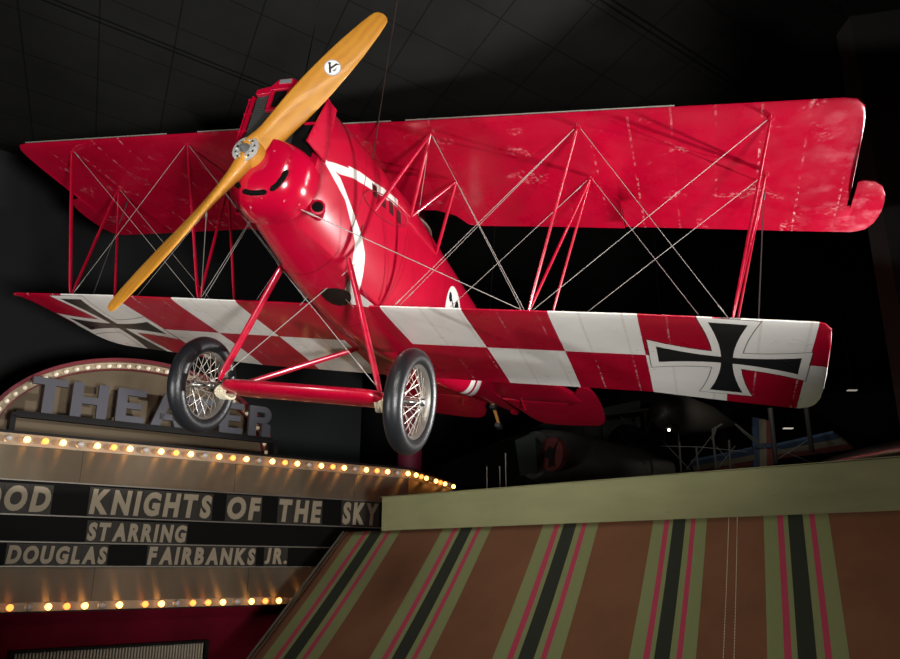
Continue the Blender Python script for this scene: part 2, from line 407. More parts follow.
# ---- struts
def strut(name, a, b, chord=.052, th=.024, mat=M_red):
    a = np.array(a); b = np.array(b); mb = MB()
    d = (b-a)/np.linalg.norm(b-a); L = np.linalg.norm(b-a)
    q = np.array([0,1.,0]); q = q-d*q.dot(d); q /= np.linalg.norm(q); w = np.cross(d, q); n = 14
    rings = []
    for s, k in ((0,.45),(.03,.75),(.09,1),(.5,1),(.91,1),(.97,.75),(1,.45)):
        rings.append([a+d*L*s+q*math.cos(2*PI*i/n)*chord/2*k+w*math.sin(2*PI*i/n)*th/2*(.6+.4*k) for i in range(n)])
    mb.loft(rings)
    return mb.build(name, mat, plane)
UF, UR = YU+.1742, YU+1.0016
LF, LR = YL+.15, YL+.90
zu = lambda x: zU(x)-.01
zl = lambda x: zL(x)+.07
X1U, X2U, X1L, X2L = 2.145, 3.775, 1.80, 3.545
for s in (-1, 1):
    for xu, xl in ((X1U, X1L), (X2U, X2L)):
        strut('interplane_strut', (s*xu, UF, zu(xu)), (s*xl, LF, zl(xl)))
        strut('interplane_strut', (s*xu, UR, zu(xu)), (s*xl, LR, zl(xl)), .046)
        strut('interplane_strut', (s*xu, UR, zu(xu)), (s*xl, LF+.02, zl(xl)), .042)
        for y in (UF, UR):
            f_ = MB().revolve((s*xu, y, zu(xu)-.035), (0,0,1), [(.012,0),(.03,.005),(.03,.03),(.02,.04)], 14); f_.build('strut_fitting', M_red, plane)
    strut('cabane_strut', (s*.707, UF, zu(0)), (s*.42, 1.307, .288), .05, .032)
    strut('cabane_strut', (s*.707, UF, zu(0)), (s*.40, 2.12, .754), .05, .032)
    strut('cabane_strut', (s*.72, UR, zu(0)), (s*.40, 2.14, .76), .042, .03)
    strut('cabane_strut', (s*.72, UR, zu(0)), (s*.385, 2.98, .767), .046, .03)
# ---- bracing wires
def wire(a, b, r=.0030, buckle=None, mat=None):
    a = np.array(a, float); b = np.array(b, float); mb = MB().tube(a, b, r, n=6)
    for t in ([] if buckle is None else [buckle]):
        c = a+(b-a)*t; d = (b-a)/np.linalg.norm(b-a); mb.revolve(c-d*.04, d, [(r,0),(r*2.2,.015),(r*2.2,.065),(r,.08)], 8)
    mb.build('bracing_wire', mat or M_wire, plane)
for s in (-1, 1):
    uf = lambda x: (s*x, UF, zu(x)-.03); ur = lambda x: (s*x, UR, zu(x)-.03)
    wf = lambda x: (s*x, LF, zl(x)); wr = lambda x: (s*x, LR, zl(x))
    wire(uf(.73), wf(X1L-.03), buckle=.03); wire(ur(.74), wr(X1L-.03), buckle=.04)
    wire((s*.745, UF, zu(0)-.04), (s*(X1L-.05), LF+.02, zl(0)))
    wire(uf(X1U-.03), wf(.46), buckle=.97); wire(uf(X1U-.03), (s*.44, LF+.09, zl(0)), buckle=.9)
    wire(ur(X1U-.03), wr(.45), buckle=.05)
    wire(uf(X1U+.03), wf(X2L-.03), buckle=.95); wire(ur(X1U+.03), wr(X2L-.03))
    wire(uf(X2U-.03), wf(X1L+.03), buckle=.04); wire(ur(X2U-.03), wr(X1L+.03))
    wire((s*.43,.20,-.36), (s*(X1L-.04), LF, zl(X1L)), .004, .04)
    wire((s*.70, UF+.02, zu(0)-.05), (s*.35, 2.4, .93), .003)
    wire((s*3.77, 2.55, 1.37), (s*3.76, 2.55, -.25), .006, .1, Mat('dark_cable', (.09,.09,.09), .5, .5).m)
# ---- undercarriage
GX, GY, GZ = 1.045, 1.575, -1.385
for s in (-1, 1):
    strut('undercarriage_strut', (.04+s*.34, 1.15 if s > 0 else 1.22, -.27), (s*.80, 1.46, -1.36), .078, .05)
    strut('undercarriage_strut', (s*.30, 2.98, -.40), (s*.80, 1.66, -1.37), .065, .04)
    wire((s*.40, 1.25, -.27), (-s*.80, 1.46, -1.35), .004, .82)
    wire((s*.42, 1.18, .0), (-s*.28, 1.62, -.52), .004)
    # bungee cord wrapped round the axle end
    b = MB()
    for k in range(5):
        x = s*(.745+.024*k); ph = .5*math.sin(k*2.1)
        b.path([(x+s*.012*math.sin(t*2+ph), GY+.02+.075*math.cos(t), GZ-.045+.055*math.sin(t)) for t in np.linspace(0,2*PI,17)], .013, 6)
    b.build('shock_cord', M_cord, plane)
sp = MB(); rings = []
for x, k in ((-.80,.5),(-.74,.85),(-.66,1),(0,1),(.66,1),(.74,.85),(.80,.5)):
    r = []
    for i in range(20):
        t = 2*PI*i/20; c = math.cos(t); r.append((x, 1.62+.21*k*c, GZ+.0+.052*math.sin(t)*(1-.45*c)))
    rings.append(r)
sp.loft(rings); sp.build('axle_fairing', M_red, plane)
MB().tube((-1.06,GY,GZ),(1.06,GY,GZ), .025, n=16).build('axle', M_steel, plane)
M_rim = Mat('wheel_rim_metal', (.24,.225,.20), .45, .6).m
M_spoke = Mat('spoke_steel', (.60,.55,.48), .35, .7).m
for s in (-1, 1):
    w = empty('wheel'); w.parent = plane; w.location = (s*GX, GY, GZ)
    ty_ = MB(); rings = []
    for i in range(64):
        t = 2*PI*i/64; r = []
        for j in range(20):
            p = 2*PI*j/20; rad_ = .372+.077*math.cos(p); r.append((.084*math.sin(p), rad_*math.cos(t), rad_*math.sin(t)))
        rings.append(r)
    rings.append(rings[0]); ty_.loft(rings, cap=False); ty_.build('tire', M_rubber, w)
    rim = MB(); prof = [(.318,-.05),(.310,-.056),(.292,-.034),(.292,.034),(.310,.056),(.318,.05)]
    rings = [[(h, r*math.cos(2*PI*i/64), r*math.sin(2*PI*i/64)) for r, h in prof] for i in range(65)]
    rim.loft(rings, cap=False); rim.build('rim', M_rim, w)
    hb = MB().revolve((-.13,0,0), (1,0,0), [(.028,0),(.034,.01),(.034,.05),(.026,.06),(.026,.20),(.034,.21),(.034,.25),(.028,.26)], 20)
    hb.build('hub', M_steel, w)
    for f_ in (-.095, .095):
        MB().revolve((f_-.004,0,0), (1,0,0), [(.034,0),(.058,.001),(.058,.007),(.034,.008)], 24).build('hub_flange', M_steel, w)
    for k in range(40):
        a0 = 2*PI*k/40; side_ = .095 if k % 2 else -.095; da = .55 if (k//2) % 2 else -.55
        spk = MB().tube((side_, .052*math.cos(a0+da), .052*math.sin(a0+da)), (side_*.12, .296*math.cos(a0), .296*math.sin(a0)), .0028, n=5)
        spk.build('spoke', M_spoke, w)
# ---- propeller
TH, RR = 1.0396, 1.575
er = np.array([math.cos(TH), .0246*math.sin(TH), math.sin(TH)]); er /= np.linalg.norm(er)
ea = np.array([0,1.,0]); ea = ea-er*er.dot(ea); ea /= np.linalg.norm(ea); et = np.cross(ea, er)
if et[0] < 0: et = -et
m = Mat('varnished_wood', (.62,.30,.045), .5, coat=.12)
x_, y_, z_ = m.coords()
u = x_*er[0]+z_*er[2]; v = x_*er[2]-z_*er[0]
g = (v*95+m.noise(3, 4, (1,1,1), 0, 1)*9+u*3).op('SINE')*.5+.5
c = m.mix((.50,.215,.020), (.37,.135,.011), g*.6)
c = m.mix(c, (.53,.245,.030), m.noise(5, 5, (1,1,1), .4, .8))
dents = m.noise(22, 3, (1,1,1), .72, .75)*.7
c = m.mix(c, (.08,.04,.015), dents)
m.out(c)
prop = MB(); rings = []
cw = [(0,.26),(.10,.24),(.2,.205),(.35,.22),(.55,.25),(.8,.262),(1.0,.255),(1.2,.235),(1.4,.195),(1.5,.165),(1.545,.14),(1.565,.105),(1.576,.06),(1.58,.015)]
tk = [(0,.17),(.10,.155),(.2,.115),(.35,.085),(.55,.062),(.8,.046),(1.0,.038),(1.4,.022),(1.55,.014),(1.58,.004)]
bt = [(0,54),(.12,50),(.3,43),(.55,36),(.9,27),(1.3,20),(1.58,16)]
rr = [1.58,1.576,1.565,1.545,1.53,1.5,1.45,1.4,1.3,1.2,1.1,1,.9,.8,.7,.6,.5,.42,.35,.28,.22,.17,.12,.08,.04]
for r in [-q for q in rr]+[0]+rr[::-1]:
    a = abs(r); sgn = 1 if r >= 0 else -1; be = math.radians(ilerp(a, bt)); ch, t_ = ilerp(a, cw), ilerp(a, tk)
    cd = et*math.cos(be)+ea*math.sin(be)*sgn; nd = np.cross(er, cd); P = er*r
    rings.append([P+cd*ch/2*math.cos(2*PI*k/24)+nd*t_/2*math.copysign(abs(math.sin(2*PI*k/24))**.85, math.sin(2*PI*k/24)) for k in range(24)])
prop.loft(rings); prp = prop.build('propeller', m.m, plane, smooth=70)
MB().revolve((0,.09,0),(0,-1,0),[(.115,0),(.13,.04),(.125,.13),(.105,.17),(.10,.178)], 36).build('propeller_boss', m.m, prp)
MB().tube((0,.1,0),(0,.3,0),.05,n=16).build('propeller_shaft', M_steel, prp)
hp = MB().revolve((0,-.086,0),(0,-1,0),[(.112,0),(.112,.010),(.106,.013)], 40).build('hub_plate', Mat('hub_plate_metal', (.50,.49,.46), .45, .35).m, prp)
for k in range(10):
    a = 2*PI*k/10; MB().revolve((.074*math.cos(a), -.098, .074*math.sin(a)),(0,-1,0),[(.011,0),(.011,.012),(.006,.016)], 8).build('bolt', Mat('bolt_grey', (.42,.41,.39), .4, .4).m if k == 0 else bpy.data.materials['bolt_grey'], prp)
for k in range(10):
    a = 2*PI*(k+.5)/10; MB().revolve((.080*math.cos(a), -.0975, .080*math.sin(a)),(0,-1,0),[(.010,0),(.010,.003)], 10).build('hub_hole', M_dark, prp)
MB().revolve((0,-.098,0),(0,-1,0),[(.045,0),(.045,.012),(.03,.016),(.026,.045),(.02,.05)], 6).build('hub_nut', Mat('dark_steel', (.16,.16,.16), .4, .4).m, prp)
# maker's disc on the upper blade
r0 = .955; be = math.radians(ilerp(r0, bt)); cd = et*math.cos(be)+ea*math.sin(be); nd = np.cross(er, cd)
if nd[1] > 0: nd = -nd
P0 = er*r0+nd*.0215
dsc = MB().revolve(P0, nd, [(.066,-.004),(.066,.002)], 32).build('round_decal', Mat('decal_grey', (.40,.42,.50), .4).m, prp)
MB().revolve(P0, nd, [(.058,.0),(.058,.0028)], 32).build('decal_face', Mat('decal_white', (.8,.8,.8), .4).m, dsc)
hu = np.array([1.,0,0]); hu = hu-nd*hu.dot(nd); hu /= np.linalg.norm(hu); hv = np.cross(hu, nd)
if hv[2] < 0: hv = -hv
dm = MB()
def bar(a, b, w):
    A = np.array(a); B_ = np.array(b); d = (B_-A)/np.linalg.norm(B_-A); q = np.array([-d[1], d[0]])*w/2
    dm.prism([A+q, A-q, B_-q, B_+q], lambda p, s: P0+hu*p[0]+hv*p[1]+nd*(.003+.0012*s))
bar((-.028,.042),(-.012,-.048),.017); bar((-.018,-.012),(.034,.036),.016); bar((-.042,.032),(-.014,.036),.008); bar((.014,.030),(.048,.030),.009)
for k in range(3): bar((.004+.006*k,-.028-.002*k),(.036-.002*k*k,.004-.012*k),.004)
dm.build('decal_mark', M_black, dsc)
# ---- tail
def flat(name, outline, z0, th, mat, parent=plane):
    """rounded thin aerofoil plate from an outline in x, y"""
    mb = MB(); n = len(outline); cx = sum(p[0] for p in outline)/n; cy = sum(p[1] for p in outline)/n; rings = []
    for z, k in ((-th/2*.2, 1.0), (-th/2*.8,.985), (-th/2, .95), (-th/2*1.05,.5), (-th/2*1.05,.05)):
        rings.append([(cx+(x-cx)*k, cy+(y-cy)*k, z0+z) for x, y in outline])
    top = [[(x, y, 2*z0-z) for x, y, z in r] for r in rings]
    mb.loft(rings[::-1]+top); return mb.build(name, mat, parent, smooth=60)
TX = .12; ZS = .42
def smooth_outline(P, it=2):
    for _ in range(it):
        Q = []
        for a, b in zip(P, P[1:]+P[:1]):
            Q += [(a[0]*.75+b[0]*.25, a[1]*.75+b[1]*.25), (a[0]*.25+b[0]*.75, a[1]*.25+b[1]*.75)]
        P = Q
    return P
for s in (-1, 1):
    st = [(.10,5.75),(.60,5.78),(.95,5.90),(1.15,6.12),(1.30,6.45),(1.37,6.70),(1.38,6.85),(.9,6.87),(.05,6.88)]
    flat('tailplane', smooth_outline([(TX+s*x, y) for x, y in st]), ZS, .07, M_redmatte)
    el = [(.10,6.93),(1.2,6.89),(1.41,6.88),(1.415,6.6),(1.43,6.13),(1.45,6.10),(1.53,6.12),(1.60,6.30),(1.64,6.7),(1.64,7.4),(1.58,7.85),(1.44,8.02),(.62,8.15),(.42,7.95),(.28,7.45),(.12,7.0)]
    flat('elevator', smooth_outline([(TX+s*x, y) for x, y in el], 1), ZS+.005, .04, M_redmatte)
    hn = MB().tube((TX+s*.45, 6.75, ZS-.02), (TX+s*.50, 6.95, ZS-.14), .012).tube((TX+s*.50, 6.95, ZS-.14),(TX+s*.45,7.15,ZS-.02),.012)
    hn.build('control_horn', M_redmatte, plane)
vf = MB(); out = smooth_outline([(6.3,.95),(6.9,1.35),(7.3,1.55),(7.8,1.6),(8.3,1.45),(8.5,1.0),(8.4,.6),(8.0,.5),(7.9,.6)])
vf.prism(out, lambda p, s: (TX-.02+.04*s, p[0], p[1])); vf.build('fin_and_rudder', M_redmatte, plane)
sk = MB(); sk.tube((.09,6.9,.36),(.09,7.10,.28),.03,.028).tube((.09,7.10,.28),(.10,7.42,.14),.028,.022)
sk.build('tail_skid', Mat('ash_wood', (.45,.22,.05), .5).m, plane)
MB().box((.045,6.96,.26),(.13,7.08,.38)).box((.055,7.36,.08),(.145,7.52,.15)).build('skid_shoe', M_black, plane)

# ---- suspension cables (top-level: they hold the aeroplane)
HC = 9.0
for P, top, lab in (((.45,1.14,-.06), 'lean', 'thin brown suspension cable rising past the wing from the red nose side'),
                    ((-.45,1.14,-.06), None, 'thin dark suspension cable rising behind the propeller'),
                    ((.1,6.2,1.05), None, 'thin dark suspension cable holding the tail of the red biplane')):
    a = p2w(P); b = p2w((-.25,1.70,4.57)) if top else np.array([a[0]+.3, a[1]+.8, HC])
    if top: b = a+(b-a)*(HC-a[2])/(b[2]-a[2])
    o = MB().tube(a, b, .006, n=6).build('suspension_cable', Mat('brown_cable', (.05,.03,.022) if lab.startswith('thin brown') else (.008,.008,.008), .6).m)
    tag(o, lab, 'cable')

# ================================================================== THEATER MARQUEE
d51 = np.array([math.sin(math.radians(51.3)), math.cos(math.radians(51.3)), 0])
mqP = at(409, 474, 12.5); MQROT = math.atan2(d51[1], d51[0])
marq = empty('theater_marquee', (mqP[0], mqP[1], 0), MQROT)
tag(marq, 'theater marquee sign with steel bands, rows of light bulbs and changeable letter board', 'sign')
M_brush = Mat('brushed_steel', (.42,.36,.27), .34, .85)
M_brush.set('Anisotropic', 1.0)
tn = M_brush.nt.nodes.new('ShaderNodeTangent'); tn.direction_type = 'RADIAL'; tn.axis = 'Z'
M_brush.set('Anisotropic Rotation', .25); M_brush.nt.links.new(tn.outputs[0], M_brush.b.inputs['Tangent'])
M_brush.out(M_brush.noise(3, 5, (1,1,30), .2, .8)*.12+.40, 'Roughness')
c = M_brush.mix((.58,.48,.34), (.36,.295,.205), M_brush.noise(1.1, 3, (1,1,.5), .35, .65)); M_brush.out(c)
M_brush = M_brush.m
M_strip = Mat('bulb_channel_tan', (.30,.22,.14), .5, .3).m
M_board = Mat('black_letter_board', (.003,.003,.0027), .7, spec=.08).m
M_rail = Mat('board_rail', (.20,.18,.15), .4, .5).m
M_mq_black = Mat('black_trim', (.004,.0035,.0035), .6, spec=.2).m
UL = -8.6
# side face direction in marquee local axes
a18 = math.radians(18); ds = np.array([math.sin(a18), math.cos(a18)]); eu = d51[:2]; ev = np.array([-d51[1], d51[0]])
sd = np.array([ds.dot(eu), ds.dot(ev)]); SL = 2.3; E2 = sd*SL
def foot(z0, z1, inset=0.0, mi=0, mb=None):
    mb = mb or MB(); i = inset
    P = [(UL, i), (-i*.3, i), (E2[0]-i*.8, E2[1]+i*.3), (E2[0]-2.2, E2[1]+1.0), (UL, 1.6)]
    mb.prism(P, lambda p, s: (p[0], p[1], z0+(z1-z0)*s), mi); return mb
foot(1.30, 3.03, .008).build('sign_body', M_brush, marq, smooth=20)
foot(3.03, 3.165, 0).build('upper_bulb_channel', M_strip, marq, smooth=20)
foot(1.205, 1.30, 0).build('lower_bulb_channel', M_strip, marq, smooth=20)
foot(3.165, 3.195, -.03).build('top_ledge', M_mq_black, marq, smooth=20)
foot(1.19, 1.205, -.015).build('bottom_trim', M_mq_black, marq, smooth=20)
MB().box((UL, -.006, 1.68), (-.06, .0075, 2.645)).build('letter_board', M_board, marq)
rl = MB()
for z in (2.64, 2.255, 1.955, 1.69): rl.box((UL, -.018, z-.008), (-.06, -.006, z+.006))
rl.build('letter_rail', M_rail, marq)
sm = MB()
for u in (-4.86,-2.9,-1.0,-6.9):
    sm.box((u, .0065, 2.66), (u+.004, .009, 3.03)); sm.box((u+.3, .0065, 1.31), (u+.304, .009, 1.68))
sm.build('panel_seam', M_mq_black, marq)
# bulbs
M_bulb = [Mat('bulb_unlit', (.42,.38,.36), .25).m,
          Mat('bulb_bright', (.9,.6,.3), .4, emit=(1,.44,.11), es=5.5).m,
          Mat('bulb_orange', (.9,.35,.08), .4, emit=(1,.28,.05), es=2.4).m]
M_socket = Mat('bulb_socket', (.35,.20,.09), .4, .5).m
def bulb_mesh(kind):
    b = MB(); b.revolve((0,.004,0), (0,-1,0), [(.043,0),(.043,.012),(.024,.016),(.020,.035)], 16, 1)
    b.sphere((0,-.062,0), .038, 14, 8, 0)
    o = b.build('bulb', [M_bulb[kind], M_socket], marq); return o
protos = {}
def bulb(x, y, z, kind, parent, rz=0, sc=1.0):
    if kind not in protos: o = bulb_mesh(kind); protos[kind] = o
    else: o = protos[kind].copy(); C.objects.link(o)
    o.parent = parent; o.location = (x, y, z); o.rotation_euler = (0, 0, rz); o.scale = (sc,)*3
pat = [0, 1, 2, 1]
for k in range(42):                                    # upper row: 30 in view
    u = -.062-.1943*k
    if u > -6.2: bulb(u, 0, 3.097, [1,0,1,2][k % 4], marq)
rz_s = math.atan2(sd[1], sd[0])
for k in range(9):
    q = sd*(.16+.245*k); bulb(q[0], q[1], 3.097, [1,2,1,0][k % 4], marq, rz_s)
for k, kind in zip(range(-3, 7), (1,0,1, 2,0,1,2,1,0,1)): bulb(-5.414+.195*k, 0, 1.252, kind, marq)
for k, kind in zip(range(-9, 11), (1,0,1,2,1,0,1,2,1, 0,1,2,1,0,1,2,2,0,1,2)):
    if -1.965-.1978*k < -.1: bulb(-1.965-.1978*k, 0, 1.252, kind, marq)
# letters
M_let = Mat('cream_letter', (.22,.18,.12), .7).m
M_tile = Mat('dark_letter_tile', (.022,.019,.015), .6, spec=.2).m
def glyph(ch, bold=.028, shear=.0):
    cu = bpy.data.curves.new('g', 'FONT'); cu.body = ch; cu.size = 1; cu.offset = bold; cu.extrude = .008; cu.shear = shear; cu.resolution_u = 4
    o = bpy.data.objects.new('g', cu); C.objects.link(o)
    dg = bpy.context.evaluated_depsgraph_get(); me = bpy.data.meshes.new_from_object(o.evaluated_get(dg))
    C.objects.unlink(o); bpy.data.objects.remove(o)
    V = [tuple(v.co) for v in me.vertices]; F = [tuple(p.vertices) for p in me.polygons]; bpy.data.meshes.remove(me)
    x0 = min(v[0] for v in V); x1 = max(v[0] for v in V); y0 = min(v[1] for v in V); y1 = max(v[1] for v in V)
    return [((v[0]-x0), (v[1]-y0), v[2]) for v in V], F, x1-x0, y1-y0
gl = {}
def word(txt, u0, u1, z0, z1, name='letter', parent=marq, shear=.12):
    gs = []
    for ch in txt:
        if ch not in gl: gl[ch] = glyph(ch, .052, shear)
        gs.append(gl[ch])
    gap = .12; W = sum(g[2] for g in gs)+gap*(len(gs)-1); k = (u1-u0)/W; x = u0
    for ch, (V, F, w, h) in zip(txt, gs):
        H_ = (z1-z0)*(.22 if ch == '.' else 1); mb = MB()
        mb.add([(x+v[0]*k, -.017-v[2]*.35, z0+v[1]/h*H_) for v in V], F)
        t = MB().box((x-gap*k*.45, -.013, z0-.022), (x+w*k+gap*k*.45, -.0065, z1+.022)).build('letter_tile', M_tile, parent)
        mb.build(name, M_let, t, smooth=0)
        x += (w+gap)*k
word('OOD', -5.90, -5.15, 2.288, 2.578)
word('KNIGHTS', -4.715, -3.20, 2.290, 2.588); word('OF', -2.98, -2.50, 2.292, 2.592); word('THE', -2.225, -1.55, 2.288, 2.595); word('SKY', -1.20, -.565, 2.285, 2.610)
word('STARRING', -4.70, -3.50, 1.980, 2.195); word('DOUGLAS', -5.52, -4.445, 1.715, 1.915)
word('FAIRBANKS', -3.96, -2.53, 1.712, 1.925); word('JR.', -2.39, -2.06, 1.725, 1.935)

# arched THEATER sign standing on top of the marquee
arch = empty('arched_theater_sign', (mqP[0], mqP[1], 3.165), MQROT)
tag(arch, 'arched tan THEATER sign with grey letters and red bulb rim, standing on the marquee', 'sign')
AC, AZ = -3.96, .03; AY = .70
def arc(a, b, n=48, t0=.0, t1=PI): return [(AC+a*math.cos(t), AZ+b*math.sin(t)) for t in np.linspace(t0, t1, n)]
def band(a0, b0, a1, b1, y0, y1, name, mat, n=60):
    mb = MB(); O = arc(a0, b0, n); I = arc(a1, b1, n)
    rings = [[(o[0], y0, o[1]), (o[0], y1, o[1]), (i[0], y1, i[1]), (i[0], y0, i[1])] for o, i in zip(O, I)]
    mb.loft(rings); return mb.build(name, mat, arch)
O = arc(1.90, 1.19, 60)
MB().prism(O, lambda p, s: (p[0], AY+.06+.05*s, p[1])).build('sign_face', Mat('bronze_sign_face', (.105,.074,.040), .5, .3).m, arch)
M_rim_red = Mat('red_rim', (.13,.004,.010), .45).m
band(1.95, 1.235, 1.90, 1.19, AY-.06, AY+.12, 'outer_rim', M_rim_red)
band(1.805, 1.095, 1.79, 1.08, AY-.02, AY+.06, 'inner_rim', M_rim_red)
band(1.90, 1.19, 1.80, 1.09, AY+.04, AY+.062, 'bulb_channel', Mat('channel_cream', (.35,.28,.18), .5).m)
M_pearl = Mat('pearl_bulb', (.75,.70,.60), .3, emit=(1,.78,.5), es=.28).m
b = MB(); b.revolve((0,0,0),(0,-1,0),[(.026,0),(.026,.012)],12); b.sphere((0,-.028,0), .024, 12, 8)
pb = b.build('bulb', M_pearl, arch); first = True
L_ = []; acc = 0; prev = None
for t in np.linspace(0, PI, 400):
    q = (AC+1.85*math.cos(t), AZ+1.14*math.sin(t))
    if prev: acc += math.hypot(q[0]-prev[0], q[1]-prev[1])
    if acc > .128: L_.append(q); acc = 0
    prev = q
for q in L_:
    if q[1] < .02 or q[0] < -5.9: continue
    if first: o = pb; first = False
    else: o = pb.copy(); C.objects.link(o); o.parent = arch
    o.location = (q[0], AY+.04, q[1])
# black rail frame holding the letters
frm = MB()
frm.box((-5.62,.17,.232), (-2.30,.30,.300)).box((-5.68,.12,.215), (-2.24,.17,.262))
frm.box((-5.68,.12,.03), (-5.62,.30,.235)).box((-2.30,.12,.03), (-2.24,.30,.235))
frm.build('letter_frame', M_mq_black, arch)
M_tl = Mat('grey_metal_letter', (.062,.062,.074), .5, .3).m
def big(ch, u0, u1):
    w = u1-u0; z0, z1 = .30, .735; h = z1-z0; t = .125 if ch != 'R' else .115; mb = MB()
    f_ = lambda p, s: (u0+p[0], .19+.055*s, z0+p[1])
    R_ = lambda x0, y0, x1, y1: mb.prism([(x0,y0),(x1,y0),(x1,y1),(x0,y1)], f_)
    if ch == 'T': R_(0,h-.085,w,h); R_(w/2-t/2,0,w/2+t/2,h-.085)
    if ch == 'H': R_(0,0,t,h); R_(w-t,0,w,h); R_(t,h*.40,w-t,h*.60)
    if ch == 'E': R_(0,0,t,h); R_(t,0,w,.085); R_(t,h-.085,w,h); R_(t,h*.41,w*.88,h*.59)
    if ch == 'A':
        mb.prism([(0,0),(.12,0),(w/2+.05,h),(w/2-.07,h)], f_); mb.prism([(w-.12,0),(w,0),(w/2+.07,h),(w/2-.05,h)], f_); R_(w*.25,h*.2,w*.75,h*.38)
    if ch == 'R':
        R_(0,0,t,h); n = 14; cy = h*.72; r = h*.28
        o_ = [(t,h)]+[(w-r+r*math.sin(PI*i/n), cy+r*math.cos(PI*i/n)) for i in range(n+1)]+[(t,h-2*r)]
        i_ = [(t,h-.085)]+[(w-r+(r-.09)*math.sin(PI*i/n), cy+(r-.085)*math.cos(PI*i/n)) for i in range(n+1)]+[(t,h-2*r+.085)]
        for k in range(len(o_)-1): mb.prism([o_[k], o_[k+1], i_[k+1], i_[k]], f_)
        mb.prism([(w-.13,h*.44),(w-.14,0),(w,0),(w-.01,h*.40),(w-.07,h*.46)], f_)
    mb.build('letter', M_tl, arch, smooth=0)
for ch, a, b_ in (('T',-5.49,-5.09),('H',-5.03,-4.60),('E',-4.49,-4.13),('A',-4.04,-3.60),('T',-3.56,-3.18),('E',-3.10,-2.76),('R',-2.67,-2.33)): big(ch, a, b_)

# wall under the marquee, vent grille
lm = Matrix.Translation((mqP[0], mqP[1], 0)) @ Matrix.Rotation(MQROT, 4, 'Z')
def local_struct(mb, name, mat, kind='structure'):
    o = mb.build(name, mat); o.matrix_world = lm; o['kind'] = kind; return o
m = Mat('deep_red_wall', (.20,.004,.018), .85, spec=.1); m.out(m.mix((.14,.002,.014), (.08,.0015,.009), m.noise(1.2, 3, (1,1,1), .3, .7)))
local_struct(MB().box((UL,.30,0), (.4,.42,1.19)), 'wall_front', m.m)
gr = empty('vent_grille', (mqP[0], mqP[1], 0), MQROT); tag(gr, 'pale vertical-slat grille in a black frame on the red wall under the marquee', 'grille')
g = MB(); g.box((-5.30,.16,.755),(-3.0,.30,.785)).box((-3.05,.16,.05),(-3.0,.30,.755)).box((-5.30,.16,.05),(-5.25,.30,.755)).box((-5.30,.16,0),(-3.0,.30,.05))
g.build('frame', M_mq_black, gr)
g = MB()
for k in range(60): g.box((-5.24+k*.0365,.18,.05),(-5.24+k*.0365+.018,.24,.755))
g.build('slats', Mat('pale_slat', (.45,.40,.31), .6).m, gr)
MB().box((-5.25,.285,.05),(-3.05,.298,.755)).build('backing', M_dark, gr)

# ================================================================== BOOTH: green header, striped awning
a48 = math.radians(-48.2); gd = np.array([math.sin(a48), math.cos(a48), 0]); gn = np.array([gd[1], -gd[0], 0])
if gn.dot(CAM-at(640,490,8)) > 0: gn = -gn                    # gn points away from the camera
gP = at(640, 490, 8); gP[2] = 0
GROT = math.atan2(gd[1], gd[0])
def G(t, dep, z): return gP+gd*t+gn*dep+np.array([0,0,z])
m = Mat('olive_painted_board', (.20,.205,.10), .6)
c = m.mix((.160,.163,.078), (.125,.128,.06), m.noise(1.4, 5, (1,1,3), .35, .7))
c = m.mix(c, (.30,.30,.2), m.noise(30, 3, (1,1,1), .73, .76)*.7)
c = m.mix(c, (.07,.06,.03), m.noise(5, 8, (.25,1,6), .655, .662, rough=.7)*.5); m.out(c)
hd = MB()
def gprism(mb, t0, t1, d0, d1, z0, z1, mi=0):
    P = [(t0,d0),(t1,d0),(t1,d1),(t0,d1)]; mb.prism(P, lambda p, s: G(p[0], p[1], z0+(z1-z0)*s), mi)
gprism(hd, 3.785, -3.4, 0, .16, 2.10, 2.572); gprism(hd, 3.80, -3.4, -.012, .18, 2.572, 2.582)
GM = Matrix.Translation(Vector(gP)) @ Matrix.Rotation(GROT, 4, 'Z')
def localize(o, Mx): o.data.transform(Mx.inverted()); o.matrix_world = Mx; return o
tag(localize(hd.build('header_board', m.m, bevel=.006), GM), 'olive green painted header board running above the striped awning', 'board')
bw = MB(); gprism(bw, 3.785, -3.4, .01, .15, 0, 2.095)
localize(bw.build('wall_booth', Mat('booth_wall_paint', (.12,.12,.07), .7).m), GM)['kind'] = 'structure'
AWD = np.array([.331,.723,.606])*np.sign(1)
t_at = lambda px: float(np.dot(onplane(px, 532-(px-350)*.0392, gP, gn)-gP, gd))
fr_ = [0,.217,.313,.384,.616,.716,.80,1.0]
groups = [(354.7,401),(443.3,492),(543.5,599),(653.5,707),(763.5,828)]
m = Mat('striped_canvas', (.12,.05,.02), .85, spec=.2)
u, v, _ = m.coords('UV')
brown = m.mix((.122,.054,.026), (.100,.044,.021), m.noise(2, 3, (1,1,1), .3, .7)); c = brown
def stripe(c, a, b, col):
    lo, hi = min(a, b), max(a, b); return m.mix(c, col, u.gt(lo)*u.lt(hi))
gl_ = []
for a, b in groups:
    ta, tb = t_at(a), t_at(b); gl_.append((ta, tb-ta))
gl_.append((gl_[-1][0]-1.25, gl_[-1][1]))
GREEN, PINK, DKG = (.135,.160,.068), (.27,.032,.062), (.013,.018,.012)
for ta, w in gl_:
    e = [ta+w*q for q in fr_]
    c = stripe(c, e[0], e[7], GREEN); c = stripe(c, e[1], e[2], PINK); c = stripe(c, e[3], e[4], DKG); c = stripe(c, e[5], e[6], PINK)
weave = ((u*900).op('SINE')*(v*900).op('SINE'))
c = m.mix(c, (.02,.018,.01), m.noise(160, 2, (1,1,1), .5, .8)*.35)
m.out(c)
aw = empty('striped_awning', G(0,-.0,0)); tag(aw, 'sloping brown canvas awning with green, black and pink stripes', 'awning')
inv = np.array(G(0,0,0))
